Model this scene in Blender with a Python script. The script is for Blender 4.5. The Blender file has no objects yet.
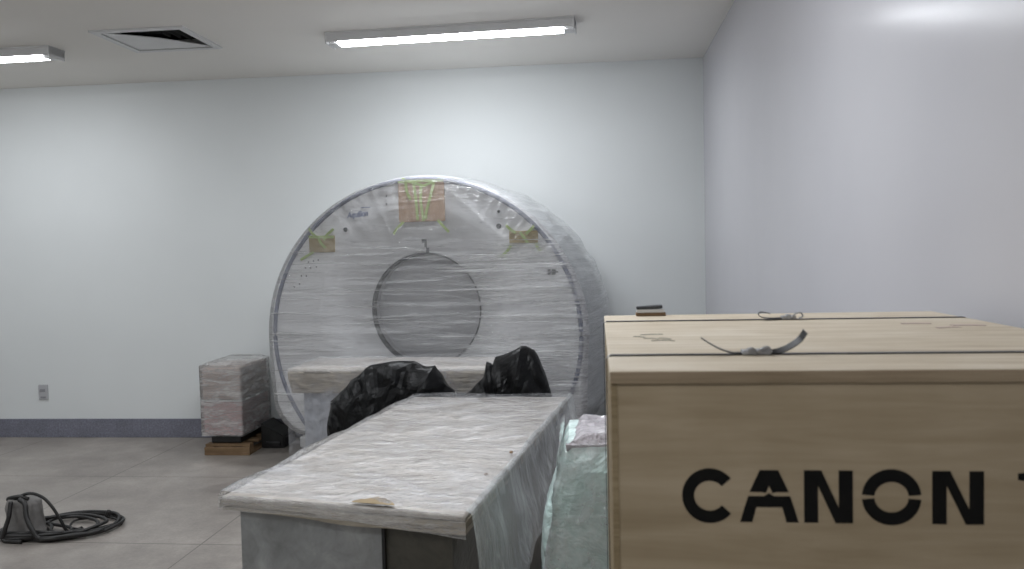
import bpy, bmesh, math, random
from mathutils import Vector, Matrix, noise
random.seed(7)
SC = bpy.context.scene
COL = SC.collection
PI = math.pi

# ------------------------------------------------------------------ helpers
def link(name, me, mat=None, parent=None, smooth=False):
    o = bpy.data.objects.new(name, me)
    COL.objects.link(o)
    if mat is not None:
        me.materials.append(mat)
    if smooth:
        for p in me.polygons: p.use_smooth = True
    if parent is not None: o.parent = parent
    return o

def obj(name, bm, mat, parent=None, smooth=False, normals=True):
    if normals: bmesh.ops.recalc_face_normals(bm, faces=bm.faces[:])
    me = bpy.data.meshes.new(name)
    bm.to_mesh(me); bm.free()
    return link(name, me, mat, parent, smooth)

def thing(name, label, cat, loc=(0, 0, 0), rz=0.0, group=None):
    o = bpy.data.objects.new(name, None)
    COL.objects.link(o)
    o.location = loc; o.rotation_euler = (0, 0, rz); o.empty_display_size = .1
    o['label'] = label; o['category'] = cat
    if group: o['group'] = group
    return o

def tag(o, label, cat, group=None):
    o['label'] = label; o['category'] = cat
    if group: o['group'] = group
    return o

def struct(name, bm, mat):
    o = obj(name, bm, mat); o['kind'] = 'structure'; return o

def box(bm, x0, x1, y0, y1, z0, z1, bev=0.0, seg=2, M=None):
    r = bmesh.ops.create_cube(bm, size=1.0)
    vs = r['verts']
    for v in vs:
        v.co = Vector(((x0+x1)/2 + v.co.x*(x1-x0), (y0+y1)/2 + v.co.y*(y1-y0), (z0+z1)/2 + v.co.z*(z1-z0)))
    if bev > 0:
        es = list({e for v in vs for e in v.link_edges})
        b = bmesh.ops.bevel(bm, geom=es, offset=bev, segments=seg, affect='EDGES', profile=.5)
        vs = list({v for f in b['faces'] for v in f.verts} | {v for v in vs if v.is_valid})
    if M is not None:
        for v in vs: v.co = M @ v.co
    return vs

def grid(bm, nu, nv, fn, closed_u=False):
    """surface from fn(u,v), u,v in 0..1"""
    rows = []
    for j in range(nv+1):
        rows.append([bm.verts.new(fn(i/nu, j/nv)) for i in range(nu if closed_u else nu+1)])
    n = len(rows[0])
    for j in range(nv):
        for i in range(nu):
            a, b = i, (i+1) % n
            bm.faces.new((rows[j][a], rows[j][b], rows[j+1][b], rows[j+1][a]))
    return rows

def tube(bm, pts, r, n=8, flat=1.0, cap=True):
    pts = [Vector(p) for p in pts]
    rings = []
    up = Vector((0, 0, 1))
    for i, p in enumerate(pts):
        t = (pts[min(i+1, len(pts)-1)] - pts[max(i-1, 0)]).normalized()
        s = t.cross(up)
        if s.length < 1e-3: s = t.cross(Vector((0, 1, 0)))
        s.normalize(); w = s.cross(t)
        rr = r[i] if isinstance(r, (list, tuple)) else r
        rings.append([bm.verts.new(p + s*math.cos(2*PI*k/n)*rr + w*math.sin(2*PI*k/n)*rr*flat) for k in range(n)])
    for a, b in zip(rings, rings[1:]):
        for k in range(n):
            bm.faces.new((a[k], a[(k+1) % n], b[(k+1) % n], b[k]))
    if cap:
        bm.faces.new(rings[0][::-1]); bm.faces.new(rings[-1])

def ribbon(bm, pts, wdir, w, t):
    """strap: rectangular section swept along pts; wdir = width direction"""
    pts = [Vector(p) for p in pts]; wd = Vector(wdir).normalized()
    rings = []
    for i, p in enumerate(pts):
        tg = (pts[min(i+1, len(pts)-1)] - pts[max(i-1, 0)]).normalized()
        nn = tg.cross(wd).normalized()
        rings.append([bm.verts.new(p + wd*a*w/2 + nn*b*t/2) for a, b in ((-1, -1), (1, -1), (1, 1), (-1, 1))])
    for a, b in zip(rings, rings[1:]):
        for k in range(4):
            bm.faces.new((a[k], a[(k+1) % 4], b[(k+1) % 4], b[k]))
    bm.faces.new(rings[0][::-1]); bm.faces.new(rings[-1])

def spline(P, n=8):
    P = [Vector(p) for p in P]
    Q = [P[0]*2-P[1]] + P + [P[-1]*2-P[-2]]
    out = []
    for i in range(1, len(Q)-2):
        for k in range(n):
            t = k/n
            a, b, c, d = Q[i-1], Q[i], Q[i+1], Q[i+2]
            out.append(.5*((2*b) + (c-a)*t + (2*a-5*b+4*c-d)*t*t + (3*b-a-3*c+d)*t**3))
    out.append(P[-1])
    return out

def nz(x, y, z=0.0): return noise.noise(Vector((x, y, z)))
def ridge(x, y, z=0.0): return 1-2*abs(noise.noise(Vector((x, y, z))))
def fbm(x, y, z=0.0, o=4):
    s, a = 0, 1
    for k in range(o):
        s += a*noise.noise(Vector((x, y, z+k*7.3))); x *= 2; y *= 2; z *= 2; a *= .5
    return s
def sst(a, b, x):
    t = max(0, min(1, (x-a)/(b-a))); return t*t*(3-2*t)

# ------------------------------------------------------------------ materials
def lin(c):
    if isinstance(c, str):
        c = [int(c[i:i+2], 16)/255 for i in (0, 2, 4)]
        c = [x/12.92 if x <= .04045 else ((x+.055)/1.055)**2.4 for x in c]
    return (c[0], c[1], c[2], 1)

class Mt:
    def __init__(s, name):
        s.m = bpy.data.materials.new(name); s.m.use_nodes = True
        s.t = s.m.node_tree; s.t.nodes.clear()
        s.out = s.n('ShaderNodeOutputMaterial')
    def n(s, ty, **kw):
        nd = s.t.nodes.new(ty)
        for k, v in kw.items():
            if k[0] == '_': setattr(nd, k[1:], v)
            else: nd.inputs[k.replace('0', ' ')].default_value = v
        return nd
    def l(s, a, b): s.t.links.new(a, b)
    def coord(s, scale=(1, 1, 1), rot=(0, 0, 0)):
        tc = s.n('ShaderNodeTexCoord'); mp = s.n('ShaderNodeMapping')
        mp.inputs['Scale'].default_value = scale; mp.inputs['Rotation'].default_value = rot
        s.l(tc.outputs['Object'], mp.inputs['Vector']); return mp.outputs['Vector']
    def noise(s, vec, scale, detail=4, rough=.55, dist=0):
        nd = s.n('ShaderNodeTexNoise'); nd.inputs['Scale'].default_value = scale
        nd.inputs['Detail'].default_value = detail; nd.inputs['Roughness'].default_value = rough
        nd.inputs['Distortion'].default_value = dist
        s.l(vec, nd.inputs['Vector']); return nd.outputs['Fac']
    def ramp(s, fac, stops):
        r = s.n('ShaderNodeValToRGB'); el = r.color_ramp.elements
        while len(el) < len(stops): el.new(.5)
        for e, (p, c) in zip(el, stops):
            e.position = p; e.color = lin(c) if not isinstance(c, (int, float)) else (c, c, c, 1)
        s.l(fac, r.inputs['Fac']); return r.outputs['Color']
    def math(s, op, a, b=None, clamp=False):
        m = s.n('ShaderNodeMath'); m.operation = op; m.use_clamp = clamp
        for i, v in enumerate((a, b)):
            if v is None: continue
            if isinstance(v, (int, float)): m.inputs[i].default_value = v
            else: s.l(v, m.inputs[i])
        return m.outputs[0]
    def bump(s, h, strength=.3, dist=.01, nrm=None):
        b = s.n('ShaderNodeBump'); b.inputs['Strength'].default_value = strength
        b.inputs['Distance'].default_value = dist; s.l(h, b.inputs['Height'])
        if nrm is not None: s.l(nrm, b.inputs['Normal'])
        return b.outputs['Normal']
    def bsdf(s, col=None, rough=.5, spec=.5, metal=0, nrm=None, coat=0, coatr=.1):
        p = s.n('ShaderNodeBsdfPrincipled')
        if col is not None:
            if isinstance(col, (str, tuple, list)): p.inputs['Base Color'].default_value = lin(col)
            else: s.l(col, p.inputs['Base Color'])
        if isinstance(rough, (int, float)): p.inputs['Roughness'].default_value = rough
        else: s.l(rough, p.inputs['Roughness'])
        p.inputs['Specular IOR Level'].default_value = spec
        p.inputs['Metallic'].default_value = metal
        p.inputs['Coat Weight'].default_value = coat; p.inputs['Coat Roughness'].default_value = coatr
        if nrm is not None: s.l(nrm, p.inputs['Normal'])
        return p.outputs[0]
    def done(s, sh): s.l(sh, s.out.inputs['Surface']); return s.m

def plain(name, c1, c2=None, rough=.5, scale=20, bump=.1, spec=.5, metal=0, coat=0):
    m = Mt(name); v = m.coord(); f = m.noise(v, scale)
    col = m.ramp(f, [(.3, c1), (.7, c2 or c1)])
    return m.done(m.bsdf(col, rough, spec, metal, m.bump(f, bump, .005), coat))

def wall_mat(name, c1, c2, rough, bump=.15):
    m = Mt(name); v = m.coord()
    a = m.noise(v, .9, 3); b = m.noise(v, 14, 4)
    col = m.ramp(a, [(.3, c1), (.7, c2)])
    spec_ = .04 if rough < .5 else .5
    big = m.noise(v, 2.2, 2)
    h = m.math('ADD', b, m.math('MULTIPLY', big, 3.0))
    return m.done(m.bsdf(col, rough, spec_, 0, m.bump(h, bump, .004)))

M_wall = wall_mat('painted_wall', 'd0d3d3', 'd6d9d9', .75, .05)
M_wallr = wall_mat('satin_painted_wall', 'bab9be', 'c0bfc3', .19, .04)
M_ceil = wall_mat('painted_ceiling', 'e0ddd8', 'e5e2dd', .8, .05)

def floor_mat():
    m = Mt('granite_tile_floor'); v = m.coord()
    big = m.noise(v, 1.6, 5, .6); fine = m.noise(v, 60, 3, .7); mid = m.noise(v, 7, 5, .65)
    f = m.math('ADD', m.math('MULTIPLY', big, .45), m.math('ADD', m.math('MULTIPLY', fine, .2), m.math('MULTIPLY', mid, .35)))
    col = m.ramp(f, [(.38, '78726d'), (.52, '8d8781'), (.64, 'a19a94')])
    sep = m.n('ShaderNodeSeparateXYZ'); m.l(v, sep.inputs[0])
    def joint(o, off):
        t = m.math('FRACT', m.math('DIVIDE', m.math('ADD', o, off), 1.2))
        return m.math('LESS_THAN', m.math('ABSOLUTE', m.math('SUBTRACT', t, .5)), .0028)
    j = m.math('MAXIMUM', joint(sep.outputs['X'], 1.975+.6+12), joint(sep.outputs['Y'], -3.865+.6+12))
    mx = m.n('ShaderNodeMix'); mx.data_type = 'RGBA'
    m.l(j, mx.inputs['Factor']); m.l(col, mx.inputs[6]); mx.inputs[7].default_value = lin('615d58')
    h = m.math('SUBTRACT', m.math('MULTIPLY', fine, .2), j)
    rg = m.n('ShaderNodeMapRange'); m.l(mid, rg.inputs[0]); rg.inputs[3].default_value = .3; rg.inputs[4].default_value = .5
    return m.done(m.bsdf(mx.outputs[2], rg.outputs[0], .35, 0, m.bump(h, .15, .003)))
M_floor = floor_mat()

def base_mat():
    m = Mt('dark_granite_baseboard'); v = m.coord()
    f = m.noise(v, 70, 5, .75); g = m.noise(v, 6, 3)
    col = m.ramp(m.math('ADD', m.math('MULTIPLY', f, .7), m.math('MULTIPLY', g, .3)), [(.35, '55565e'), (.55, '737480'), (.7, '8e8f98')])
    return m.done(m.bsdf(col, .5, .4))
M_base = base_mat()

def ply_mat(name, dark, midc, light, rot=(0, 0, 0), sc=(1.2, 14, 14)):
    m = Mt(name); v = m.coord(sc, rot)
    f = m.noise(v, 3.0, 6, .6, .6); g = m.noise(m.coord((3, 3, 3)), 2.0, 3)
    mixf = m.math('ADD', m.math('MULTIPLY', f, .65), m.math('MULTIPLY', g, .35))
    col = m.ramp(mixf, [(.35, dark), (.5, midc), (.66, light)])
    return m.done(m.bsdf(col, .62, .3, 0, m.bump(f, .12, .002)))
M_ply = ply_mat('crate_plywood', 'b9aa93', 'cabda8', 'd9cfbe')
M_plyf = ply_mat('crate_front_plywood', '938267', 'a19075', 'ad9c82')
M_plyd = ply_mat('dark_plywood_edge', '83725a', '94826a', 'a39178', sc=(2, 8, 60))
M_plye = ply_mat('plywood_edge', '7b6a4e', '8d7c5f', '9c8b6e', sc=(2, 8, 60))
M_pallet = ply_mat('pallet_wood', '64503a', '7a634a', '8f785e')
M_stencil = plain('black_stencil_paint', '0b0a08', '12100d', .75, 40, .1, .2)
M_strap = plain('black_steel_strap', '2a2a2b', '3a3a3b', .35, 30, .05, .5, .6)
M_buckle = plain('buckle_metal', '8c8d90', 'b4b5b8', .35, 60, .3, .5, .5)
M_pencil = plain('pencil_marks', '8f8c7e', '9a978a', .8)
M_pink = plain('pink_crayon', 'bda9a2', 'c6b3ac', .8)

def foil_mat(name, cols, rough=.28, stretch=(3, 3, 3), bs=.8, coat=.5, trans=None, fine=22, spec=.5):
    """opaque surface seen through crumpled film"""
    m = Mt(name); v = m.coord(stretch)
    a = m.noise(v, 1.6, 6, .62, 1.2); b = m.noise(v, fine/3, 5, .6, .8)
    vo = m.n('ShaderNodeTexVoronoi'); vo.inputs['Scale'].default_value = 2.4; vo.feature = 'DISTANCE_TO_EDGE'
    m.l(v, vo.inputs['Vector'])
    col = m.ramp(m.math('ADD', m.math('MULTIPLY', a, .6), m.math('MULTIPLY', b, .4)), cols)
    h = m.math('ADD', m.math('ADD', a, m.math('MULTIPLY', b, .35)), m.math('MULTIPLY', vo.outputs['Distance'], .25))
    n = m.bump(h, bs, .03)
    return m.done(m.bsdf(col, rough, spec, 0, n, coat, .15))

def film_mat(name, base=.25, gain=.6, tint='dfe2e4', stretch=(1, 1, 1), sc=3.0, rough=.2, bs=.6, lo=.45, hi=.75, mask=None, bdist=.02, lines=0):
    """clear polythene: mostly transparent, whiter where creased"""
    m = Mt(name); v = m.coord(stretch)
    a = m.noise(v, sc, 6, .65, .6); b = m.noise(v, sc*5, 4, .6, .3)
    f = m.math('ADD', m.math('MULTIPLY', a, .65), m.math('MULTIPLY', b, .35))
    r = m.n('ShaderNodeMapRange'); m.l(f, r.inputs[0]); r.inputs[1].default_value = lo; r.inputs[2].default_value = hi
    r.inputs[3].default_value = 0; r.inputs[4].default_value = gain
    op = r.outputs[0]
    if mask: op = m.math('MULTIPLY', op, mask(m))
    if lines:
        tc2 = m.n('ShaderNodeTexCoord'); mp2 = m.n('ShaderNodeMapping'); mp2.inputs['Scale'].default_value = (1.1, 1.1, lines)
        m.l(tc2.outputs['Object'], mp2.inputs['Vector'])
        ln = m.noise(mp2.outputs['Vector'], 1.4, 3, .5)  # thin near-opaque white lines paint the film's bright glints
        lr = m.n('ShaderNodeMapRange'); m.l(ln, lr.inputs[0]); lr.inputs[1].default_value = .60; lr.inputs[2].default_value = .72
        lr.inputs[3].default_value = 0; lr.inputs[4].default_value = .75
        op = m.math('ADD', op, m.math('MULTIPLY', lr.outputs[0], mask(m)))
        f = m.math('ADD', f, m.math('MULTIPLY', lr.outputs[0], .15))
    fac = m.math('ADD', op, base, clamp=True)
    n = m.bump(f, bs, bdist)
    df = m.n('ShaderNodeBsdfDiffuse'); df.inputs[0].default_value = lin(tint); m.l(n, df.inputs['Normal'])
    tl_ = m.n('ShaderNodeBsdfTranslucent'); tl_.inputs[0].default_value = lin(tint); m.l(n, tl_.inputs['Normal'])
    pm = m.n('ShaderNodeMixShader'); pm.inputs[0].default_value = .12; m.l(df.outputs[0], pm.inputs[1]); m.l(tl_.outputs[0], pm.inputs[2]); pr = pm.outputs[0]
    tr = m.n('ShaderNodeBsdfTransparent'); 
    mx = m.n('ShaderNodeMixShader'); m.l(fac, mx.inputs[0]); m.l(tr.outputs[0], mx.inputs[1]); m.l(pr, mx.inputs[2])
    gl = m.n('ShaderNodeBsdfGlossy'); gl.inputs['Roughness'].default_value = rough; m.l(n, gl.inputs['Normal'])
    fr = m.n('ShaderNodeFresnel'); fr.inputs['IOR'].default_value = 1.3; m.l(n, fr.inputs['Normal'])
    mx2 = m.n('ShaderNodeMixShader'); m.l(fr.outputs[0], mx2.inputs[0]); m.l(mx.outputs[0], mx2.inputs[1]); m.l(gl.outputs[0], mx2.inputs[2])
    return m.done(mx2.outputs[0])

def streak_mask(m):
    """more film layers below the top band; to the right, layers plus painted glare"""
    tc = m.n('ShaderNodeTexCoord'); s = m.n('ShaderNodeSeparateXYZ'); m.l(tc.outputs['Object'], s.inputs[0])
    a = m.n('ShaderNodeMapRange'); a.inputs[1].default_value = 1.50; a.inputs[2].default_value = 1.46
    a.inputs[3].default_value = .18; a.inputs[4].default_value = 1.0; m.l(s.outputs['Z'], a.inputs[0])
    b = m.n('ShaderNodeMapRange'); b.inputs[1].default_value = -.25; b.inputs[2].default_value = .7
    b.inputs[3].default_value = .35; b.inputs[4].default_value = 1.0; m.l(s.outputs['X'], b.inputs[0])
    return m.math('MULTIPLY', a.outputs[0], b.outputs[0])

M_film_wrap = film_mat('stretch_film', .13, .58, 'fcfcfc', (.40, .40, 7), 2.2, .22, 1.0, .40, .76, streak_mask, .06, 48)
M_film_side = film_mat('stretch_film_side', .3, .45, 'd4d8da', (.6, .6, 14), 2.6, .3, .8, .42, .7, None, .02)
M_film_top = film_mat('crumpled_film', .06, .55, 'e4e4e8', (1, 1.6, 1), 3.2, .2, 1.0, .46, .74, None, .035)
M_film_hang = film_mat('hanging_film', .25, .6, 'e6eaea', (1.6, 1.6, .5), 5, .25, .9, .42, .72)
M_film_box = film_mat('carton_film', .18, .6, 'ecebea', (1, 1, 6), 4, .25, .7, .45, .7)

M_house = plain('gantry_plastic', 'e6e6e8', 'ebebec', .4, 3, .02)
M_blue = plain('grey_blue_trim', '6d7286', '787d92', .4, 8, .02)
M_dark = plain('dark_ring', '34373b', '3e4145', .45, 8, .02)
M_bore = plain('bore_liner', 'b2b2b5', 'b9b9bc', .5, 5, .02)
M_patch = ply_mat('brown_foam_sheet', 'a08468', 'b0937a', 'bfa58e', sc=(12, 3, 3))
M_patch2 = ply_mat('olive_brown_foam_sheet', '8f7f50', 'a08d60', 'ac9a72', sc=(12, 3, 3))
M_tape = plain('green_tape', '9fb56a', 'b3c783', .4, 30)
M_logo = plain('blue_grey_logo', '7d86a4', '8a93ae', .5)
M_mark = plain('small_black_mark', '303236', '3a3c40', .5)

M_lid = foil_mat('film_covered_cardboard', [(.36, 'aea69d'), (.52, 'c6c1bc'), (.66, 'd8d5d3')], .4, (3, 3, 3), .55, .25)
M_lidb = foil_mat('cardboard_edge_under_film', [(.36, '8a8172'), (.55, 'a59c8d'), (.7, 'bcb4a7')], .45, (1.2, 1.2, 14), .5, .25)
M_lidt = foil_mat('lit_cardboard_edge_under_film', [(.36, 'a59c90'), (.55, 'bdb5aa'), (.7, 'd3ccc2')], .45, (1.2, 1.2, 10), .5, .25)  # lighter copy of the cardboard edge, for stronger light on the table
M_body = foil_mat('grey_film_covered_panel', [(.38, '7c7e7d'), (.53, '969898'), (.68, 'b2b3b3')], .35, (1.6, 1.6, 1.6), .5, .3)
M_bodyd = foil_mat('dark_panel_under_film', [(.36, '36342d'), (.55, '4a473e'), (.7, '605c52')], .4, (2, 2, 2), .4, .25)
M_tabb = foil_mat('grey_blue_film_panel', [(.36, 'aaadb6'), (.55, 'c4c7ce'), (.7, 'dcdee2')], .4, (3, 3, 1), .5, .25)
M_black = foil_mat('black_polythene', [(.36, '08090a'), (.55, '0b0b0c'), (.7, '101012')], .38, (2.5, 2.5, 2.5), .5, .0, None, 10, .22)
M_teal = foil_mat('teal_bubble_wrap', [(.34, 'b4cfc9'), (.52, 'cfe3df'), (.68, 'eef6f4')], .25, (3, 3, 3), .8, .6)
M_pinkf = foil_mat('pale_pink_film_cover', [(.34, '958f94'), (.52, 'b3acb1'), (.68, 'ccc9cc')], .2, (5, 5, 5), .9, .6)
M_cart = foil_mat('brown_carton_under_film', [(.36, '9c8c85'), (.52, 'b4a59e'), (.68, 'ccc0ba')], .4, (1, 1, 10), .5, .3)
M_cart2 = foil_mat('pink_brown_carton_under_film', [(.36, '9f8483'), (.52, 'b89c9a'), (.68, 'cfb9b7')], .4, (2, 2, 5), .5, .3)
M_cblack = plain('black_plastic', '151515', '1e1e1e', .5)
M_cable = plain('black_rubber_cable', '151413', '211f1e', .5, 30)
M_greybag = plain('grey_canvas', '62605d', '7b7876', .8, 14, .5)
M_white = plain('white_enamel', 'c9c9c9', 'd0d0d0', .4, 5, .02)
M_grey = plain('grey_enamel', '9b9b9b', 'a3a3a3', .4, 5, .02)
M_vent = plain('vent_blades', '8b8b89', '949492', .5, 5, .02)
M_ventd = plain('vent_painted_shade', '191a18', '222320', .7)  # near-black colour paints the shade of the near and right vanes
M_socket = plain('socket_plastic', 'a3a3a6', 'adadb0', .4)
M_socketd = plain('socket_holes', '848487', '8c8c90', .4)

def emit(name, col, st):
    m = Mt(name); e = m.n('ShaderNodeEmission'); e.inputs[0].default_value = lin(col); e.inputs[1].default_value = st
    return m.done(e.outputs[0])
LAMP = {k: emit('lit_diffuser_'+k, 'f6faff', e) for k, e in (('left', 40.0), ('centre', 58.0), ('mid', 62.0), ('right', 78.0), ('rear', 40.0))}  # mid, right and rear serve only the added fill fixtures
M_tube = emit('lit_end', 'f4faff', 3.0)

# ------------------------------------------------------------------ room
XL, XR, YB, YF, ZC = -6.3, .785, 6.2, -1.9, 2.785
T = .12
bm = bmesh.new(); box(bm, XL-T, XR+T, YF-T, YB+T, -T, 0); struct('floor', bm, M_floor)
VX0, VX1, VY0, VY1 = -2.97, -2.44, 4.76, 5.23
bm = bmesh.new()
for a in ((XL-T, VX0, YF-T, YB+T), (VX1, XR+T, YF-T, YB+T), (VX0, VX1, YF-T, VY0), (VX0, VX1, VY1, YB+T)):
    box(bm, a[0], a[1], a[2], a[3], ZC, ZC+T)
struct('ceiling', bm, M_ceil)
bm = bmesh.new(); box(bm, XL, XR, YB, YB+T, 0, ZC); struct('wall_back', bm, M_wall)
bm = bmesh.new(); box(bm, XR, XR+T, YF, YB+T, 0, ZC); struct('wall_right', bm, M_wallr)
bm = bmesh.new(); box(bm, XL-T, XL, YF, YB+T, 0, ZC); struct('wall_left', bm, M_wall)
bm = bmesh.new(); box(bm, XL, XR, YF-T, YF, 0, ZC); struct('wall_front', bm, M_wall)
bm = bmesh.new(); box(bm, XL+.015, XR-.015, YB-.015, YB, 0, .148, .002); struct('baseboard_back', bm, M_base)
bm = bmesh.new(); box(bm, XR-.015, XR, YF, YB, 0, .148, .002); struct('baseboard_right', bm, M_base)
bm = bmesh.new(); box(bm, XL, XL+.015, YF, YB, 0, .148, .002); struct('baseboard_left', bm, M_base)

# ------------------------------------------------------------------ ceiling lights
def light(x0, x1, yc, rz, label, lamp):
    L = (x1-x0)/2
    t = thing('ceiling_light', label, 'ceiling light', ((x0+x1)/2, yc, ZC), rz, 'strip lights on the ceiling')
    w = .085
    bm = bmesh.new()
    # tray with bevelled lower rim: profile around section in y-z
    prof = [(-w, 0), (-w, -.008), (-w+.008, -.012), (-w+.008, -.044), (-w+.014, -.056), (-w+.018, -.056), (-w+.018, -.050), (w-.018, -.050), (w-.018, -.056), (w-.014, -.056), (w-.008, -.044), (w-.008, -.012), (w, -.008), (w, 0)]
    rows = [[bm.verts.new((x, p[0], p[1])) for p in prof] for x in (-L, L)]
    for k in range(len(prof)-1): bm.faces.new((rows[0][k], rows[0][k+1], rows[1][k+1], rows[1][k]))
    bm.faces.new(rows[0]); bm.faces.new(rows[1][::-1])
    bm.faces.new((rows[0][0], rows[1][0], rows[1][-1], rows[0][-1]))
    obj('housing', bm, M_white, t)
    for s in (-1, 1):
        bm = bmesh.new()
        box(bm, s*L-(.01 if s > 0 else 0), s*L+(.01 if s < 0 else 0)+0, -w+.004, w-.004, -.070, 0, .003)
        obj('end_cap', bm, M_white, t)
        bm = bmesh.new()
        box(bm, min(s*(L-.012), s*(L-.07)), max(s*(L-.012), s*(L-.07)), -.045, .045, -.068, -.05, .004)
        obj('lamp_holder', bm, M_white, t)
    bm = bmesh.new()
    n = 10
    def fn(u, v):
        a = PI*v
        return Vector((-(L-.075)+2*(L-.075)*u, -.064*math.cos(a), -.048-.022*math.sin(a)))
    grid(bm, 2, n, fn)
    for v0 in (0, 1):
        pass
    obj('diffuser', bm, LAMP[lamp], t)
    return t
light(-1.645, -.105, 5.07, -.055, 'longer white strip light on the ceiling above the wrapped scanner, lit', 'centre')
light(-5.0, -3.445, 5.10, -.02, 'white strip light cut off by the left edge of the photo, lit', 'left')

# ------------------------------------------------------------------ ceiling vent
light(-1.60, -.07, 2.55, 0, 'unseen strip light added over the low film-covered crate as fill', 'right')  # this pair is added out of view to brighten the scanner front
light(-5.0, -3.47, 2.55, 0, 'unseen strip light added over the cable coil as fill', 'mid')
light(-1.60, -.07, -.35, 0, 'unseen strip light added behind the camera as fill, nearer the right wall', 'rear')  # rear pair also added, to lift the dark crate fronts
light(-5.0, -3.47, -.35, 0, 'unseen strip light added behind the camera as fill, nearer the left wall', 'rear')
v = thing('ceiling_vent', 'square four-way air diffuser set into the ceiling between the two lights', 'vent', ((VX0+VX1)/2, (VY0+VY1)/2, ZC), 0)
bm = bmesh.new()
hx, hy = (VX1-VX0)/2, (VY1-VY0)/2
def frame(bm, ax, ay, bx_, by_, z0, z1):
    # rectangular ring: outer half-sizes ax,ay ; inner bx,by
    o0 = [bm.verts.new((sx*ax, sy*ay, z0)) for sx, sy in ((-1, -1), (1, -1), (1, 1), (-1, 1))]
    i0 = [bm.verts.new((sx*bx_, sy*by_, z1)) for sx, sy in ((-1, -1), (1, -1), (1, 1), (-1, 1))]
    for k in range(4): bm.faces.new((o0[k], o0[(k+1) % 4], i0[(k+1) % 4], i0[k]))
    return o0, i0
a, b = frame(bm, hx+.03, hy+.03, hx-.012, hy-.012, -.012, -.012)
c, d = frame(bm, hx+.03, hy+.03, hx+.03, hy+.03, -.012, 0)
e, f_ = frame(bm, hx-.012, hy-.012, hx-.012, hy-.012, -.012, .05)
obj('vent_frame', bm, M_white, v)
bm = bmesh.new(); box(bm, -hx+.005, hx-.005, -hy+.005, hy-.005, .105, .115)
for s in (-1, 1):
    box(bm, s*(hx-.006)-.004, s*(hx-.006)+.004, -hy+.002, hy-.002, .03, .11)
    box(bm, -hx+.01, hx-.01, s*(hy-.006)-.004, s*(hy-.006)+.004, .03, .11)
obj('throat', bm, M_ventd, v)
hX, hY = hx-.02, hy-.02
for name_, tri in (('lit_vane_plate', ((-hX, -hY), (-hX, hY))), ('lit_vane_plate', ((-hX, hY), (hX, hY)))):  # lit vane faces shaped as plain plates on the left and far sides
    bm = bmesh.new()
    a_, b_ = [bm.verts.new((p[0], p[1], -.004)) for p in tri]; c_ = bm.verts.new((0, 0, .006))
    a2, b2 = [bm.verts.new((p[0], p[1], .0)) for p in tri]; c2 = bm.verts.new((0, 0, .010))
    for q_ in (a_, b_): q_.co.z = -.006
    bm.faces.new((a_, b_, c_)); bm.faces.new((a2, c2, b2)); bm.faces.new((a_, a2, b2, b_)); bm.faces.new((b_, b2, c2, c_)); bm.faces.new((c_, c2, a2, a_))
    obj(name_, bm, M_white, v)
for k in range(4):
    f0 = .82-.2*k
    bm = bmesh.new(); box(bm, -hX*f0, hX*f0, -hY*f0-.002, -hY*f0+.002, .02, .07); obj('vane', bm, M_ventd, v)
    bm = bmesh.new(); box(bm, hX*f0-.002, hX*f0+.002, -hY*f0, hY*f0, .02, .07); obj('vane', bm, M_ventd, v)

# ------------------------------------------------------------------ wall socket
s_ = thing('wall_socket', 'small grey socket plate low on the back wall at the left', 'socket', (-4.44, YB, .364))
bm = bmesh.new(); box(bm, -.04, .04, -.01, 0, -.06, .06, .004); obj('plate', bm, M_socket, s_)
bm = bmesh.new(); box(bm, -.026, .020, -.013, -.009, .002, .026, .002); obj('outlet', bm, M_socketd, s_)
bm = bmesh.new(); box(bm, -.022, .022, -.0125, -.009, -.048, -.034, .002); obj('outlet', bm, M_socketd, s_)

# ------------------------------------------------------------------ scanner gantry
GX, GY, GR = -1.10, 5.22, -.118
g = thing('scanner_gantry', 'big round medical scanner ring wrapped in clear stretch film against the back wall', 'medical scanner', (GX, GY, 0), GR)
ISO = Vector((-.062, 0, 1.035)); CXG = -.03; ZCN = .885; R1 = 1.0
def outline(n=720, a=1.065, b=1.012, zb=.225, cr=.26):
    pts = []
    for k in range(n+1):
        t = PI*k/n
        pts.append((a*math.cos(t), ZCN+b*math.sin(t)))
    # left side down and round corner
    for k in range(1, 20): pts.append((-a+.02*(k/20)**2, ZCN-(ZCN-zb-cr)*k/20))
    for k in range(0, 21):
        t = PI+PI/2*k/20
        pts.append((-a+.02+cr+cr*math.cos(t), zb+cr+cr*math.sin(t)))
    for k in range(0, 21):
        t = 1.5*PI+PI/2*k/20
        pts.append((a-.02-cr+cr*math.cos(t), zb+cr+cr*math.sin(t)))
    for k in range(1, 20): pts.append((a-.02+.02*(k/20)**2, zb+cr+(ZCN-zb-cr)*k/20))
    return [(x+CXG, z) for x, z in pts]
def polar(pts, n, c=ISO):
    """radius of outline seen from c, for n angles"""
    P = [(p[0]-c.x, p[1]-c.z) for p in pts]
    res = []
    for k in range(n):
        t = 2*PI*k/n; dx, dz = math.cos(t), math.sin(t); best = 0
        for i in range(len(P)):
            x1, z1 = P[i]; x2, z2 = P[(i+1) % len(P)]
            ex, ez = x2-x1, z2-z1
            den = dx*ez-dz*ex
            if abs(den) < 1e-12: continue
            s = (x1*ez-z1*ex)/den; q = (x1*dz-z1*dx)/den
            if s > 0 and -1e-6 <= q <= 1+1e-6: best = max(best, s)
        res.append(best)
    return res
NA = 256
RF = polar(outline(240), NA)
RB = polar(outline(240, 1.10, 1.02, .215, .28), NA)
RBORE, RLIP, DEP = .372, .68, .78
bm = bmesh.new()
secs = []
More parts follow.
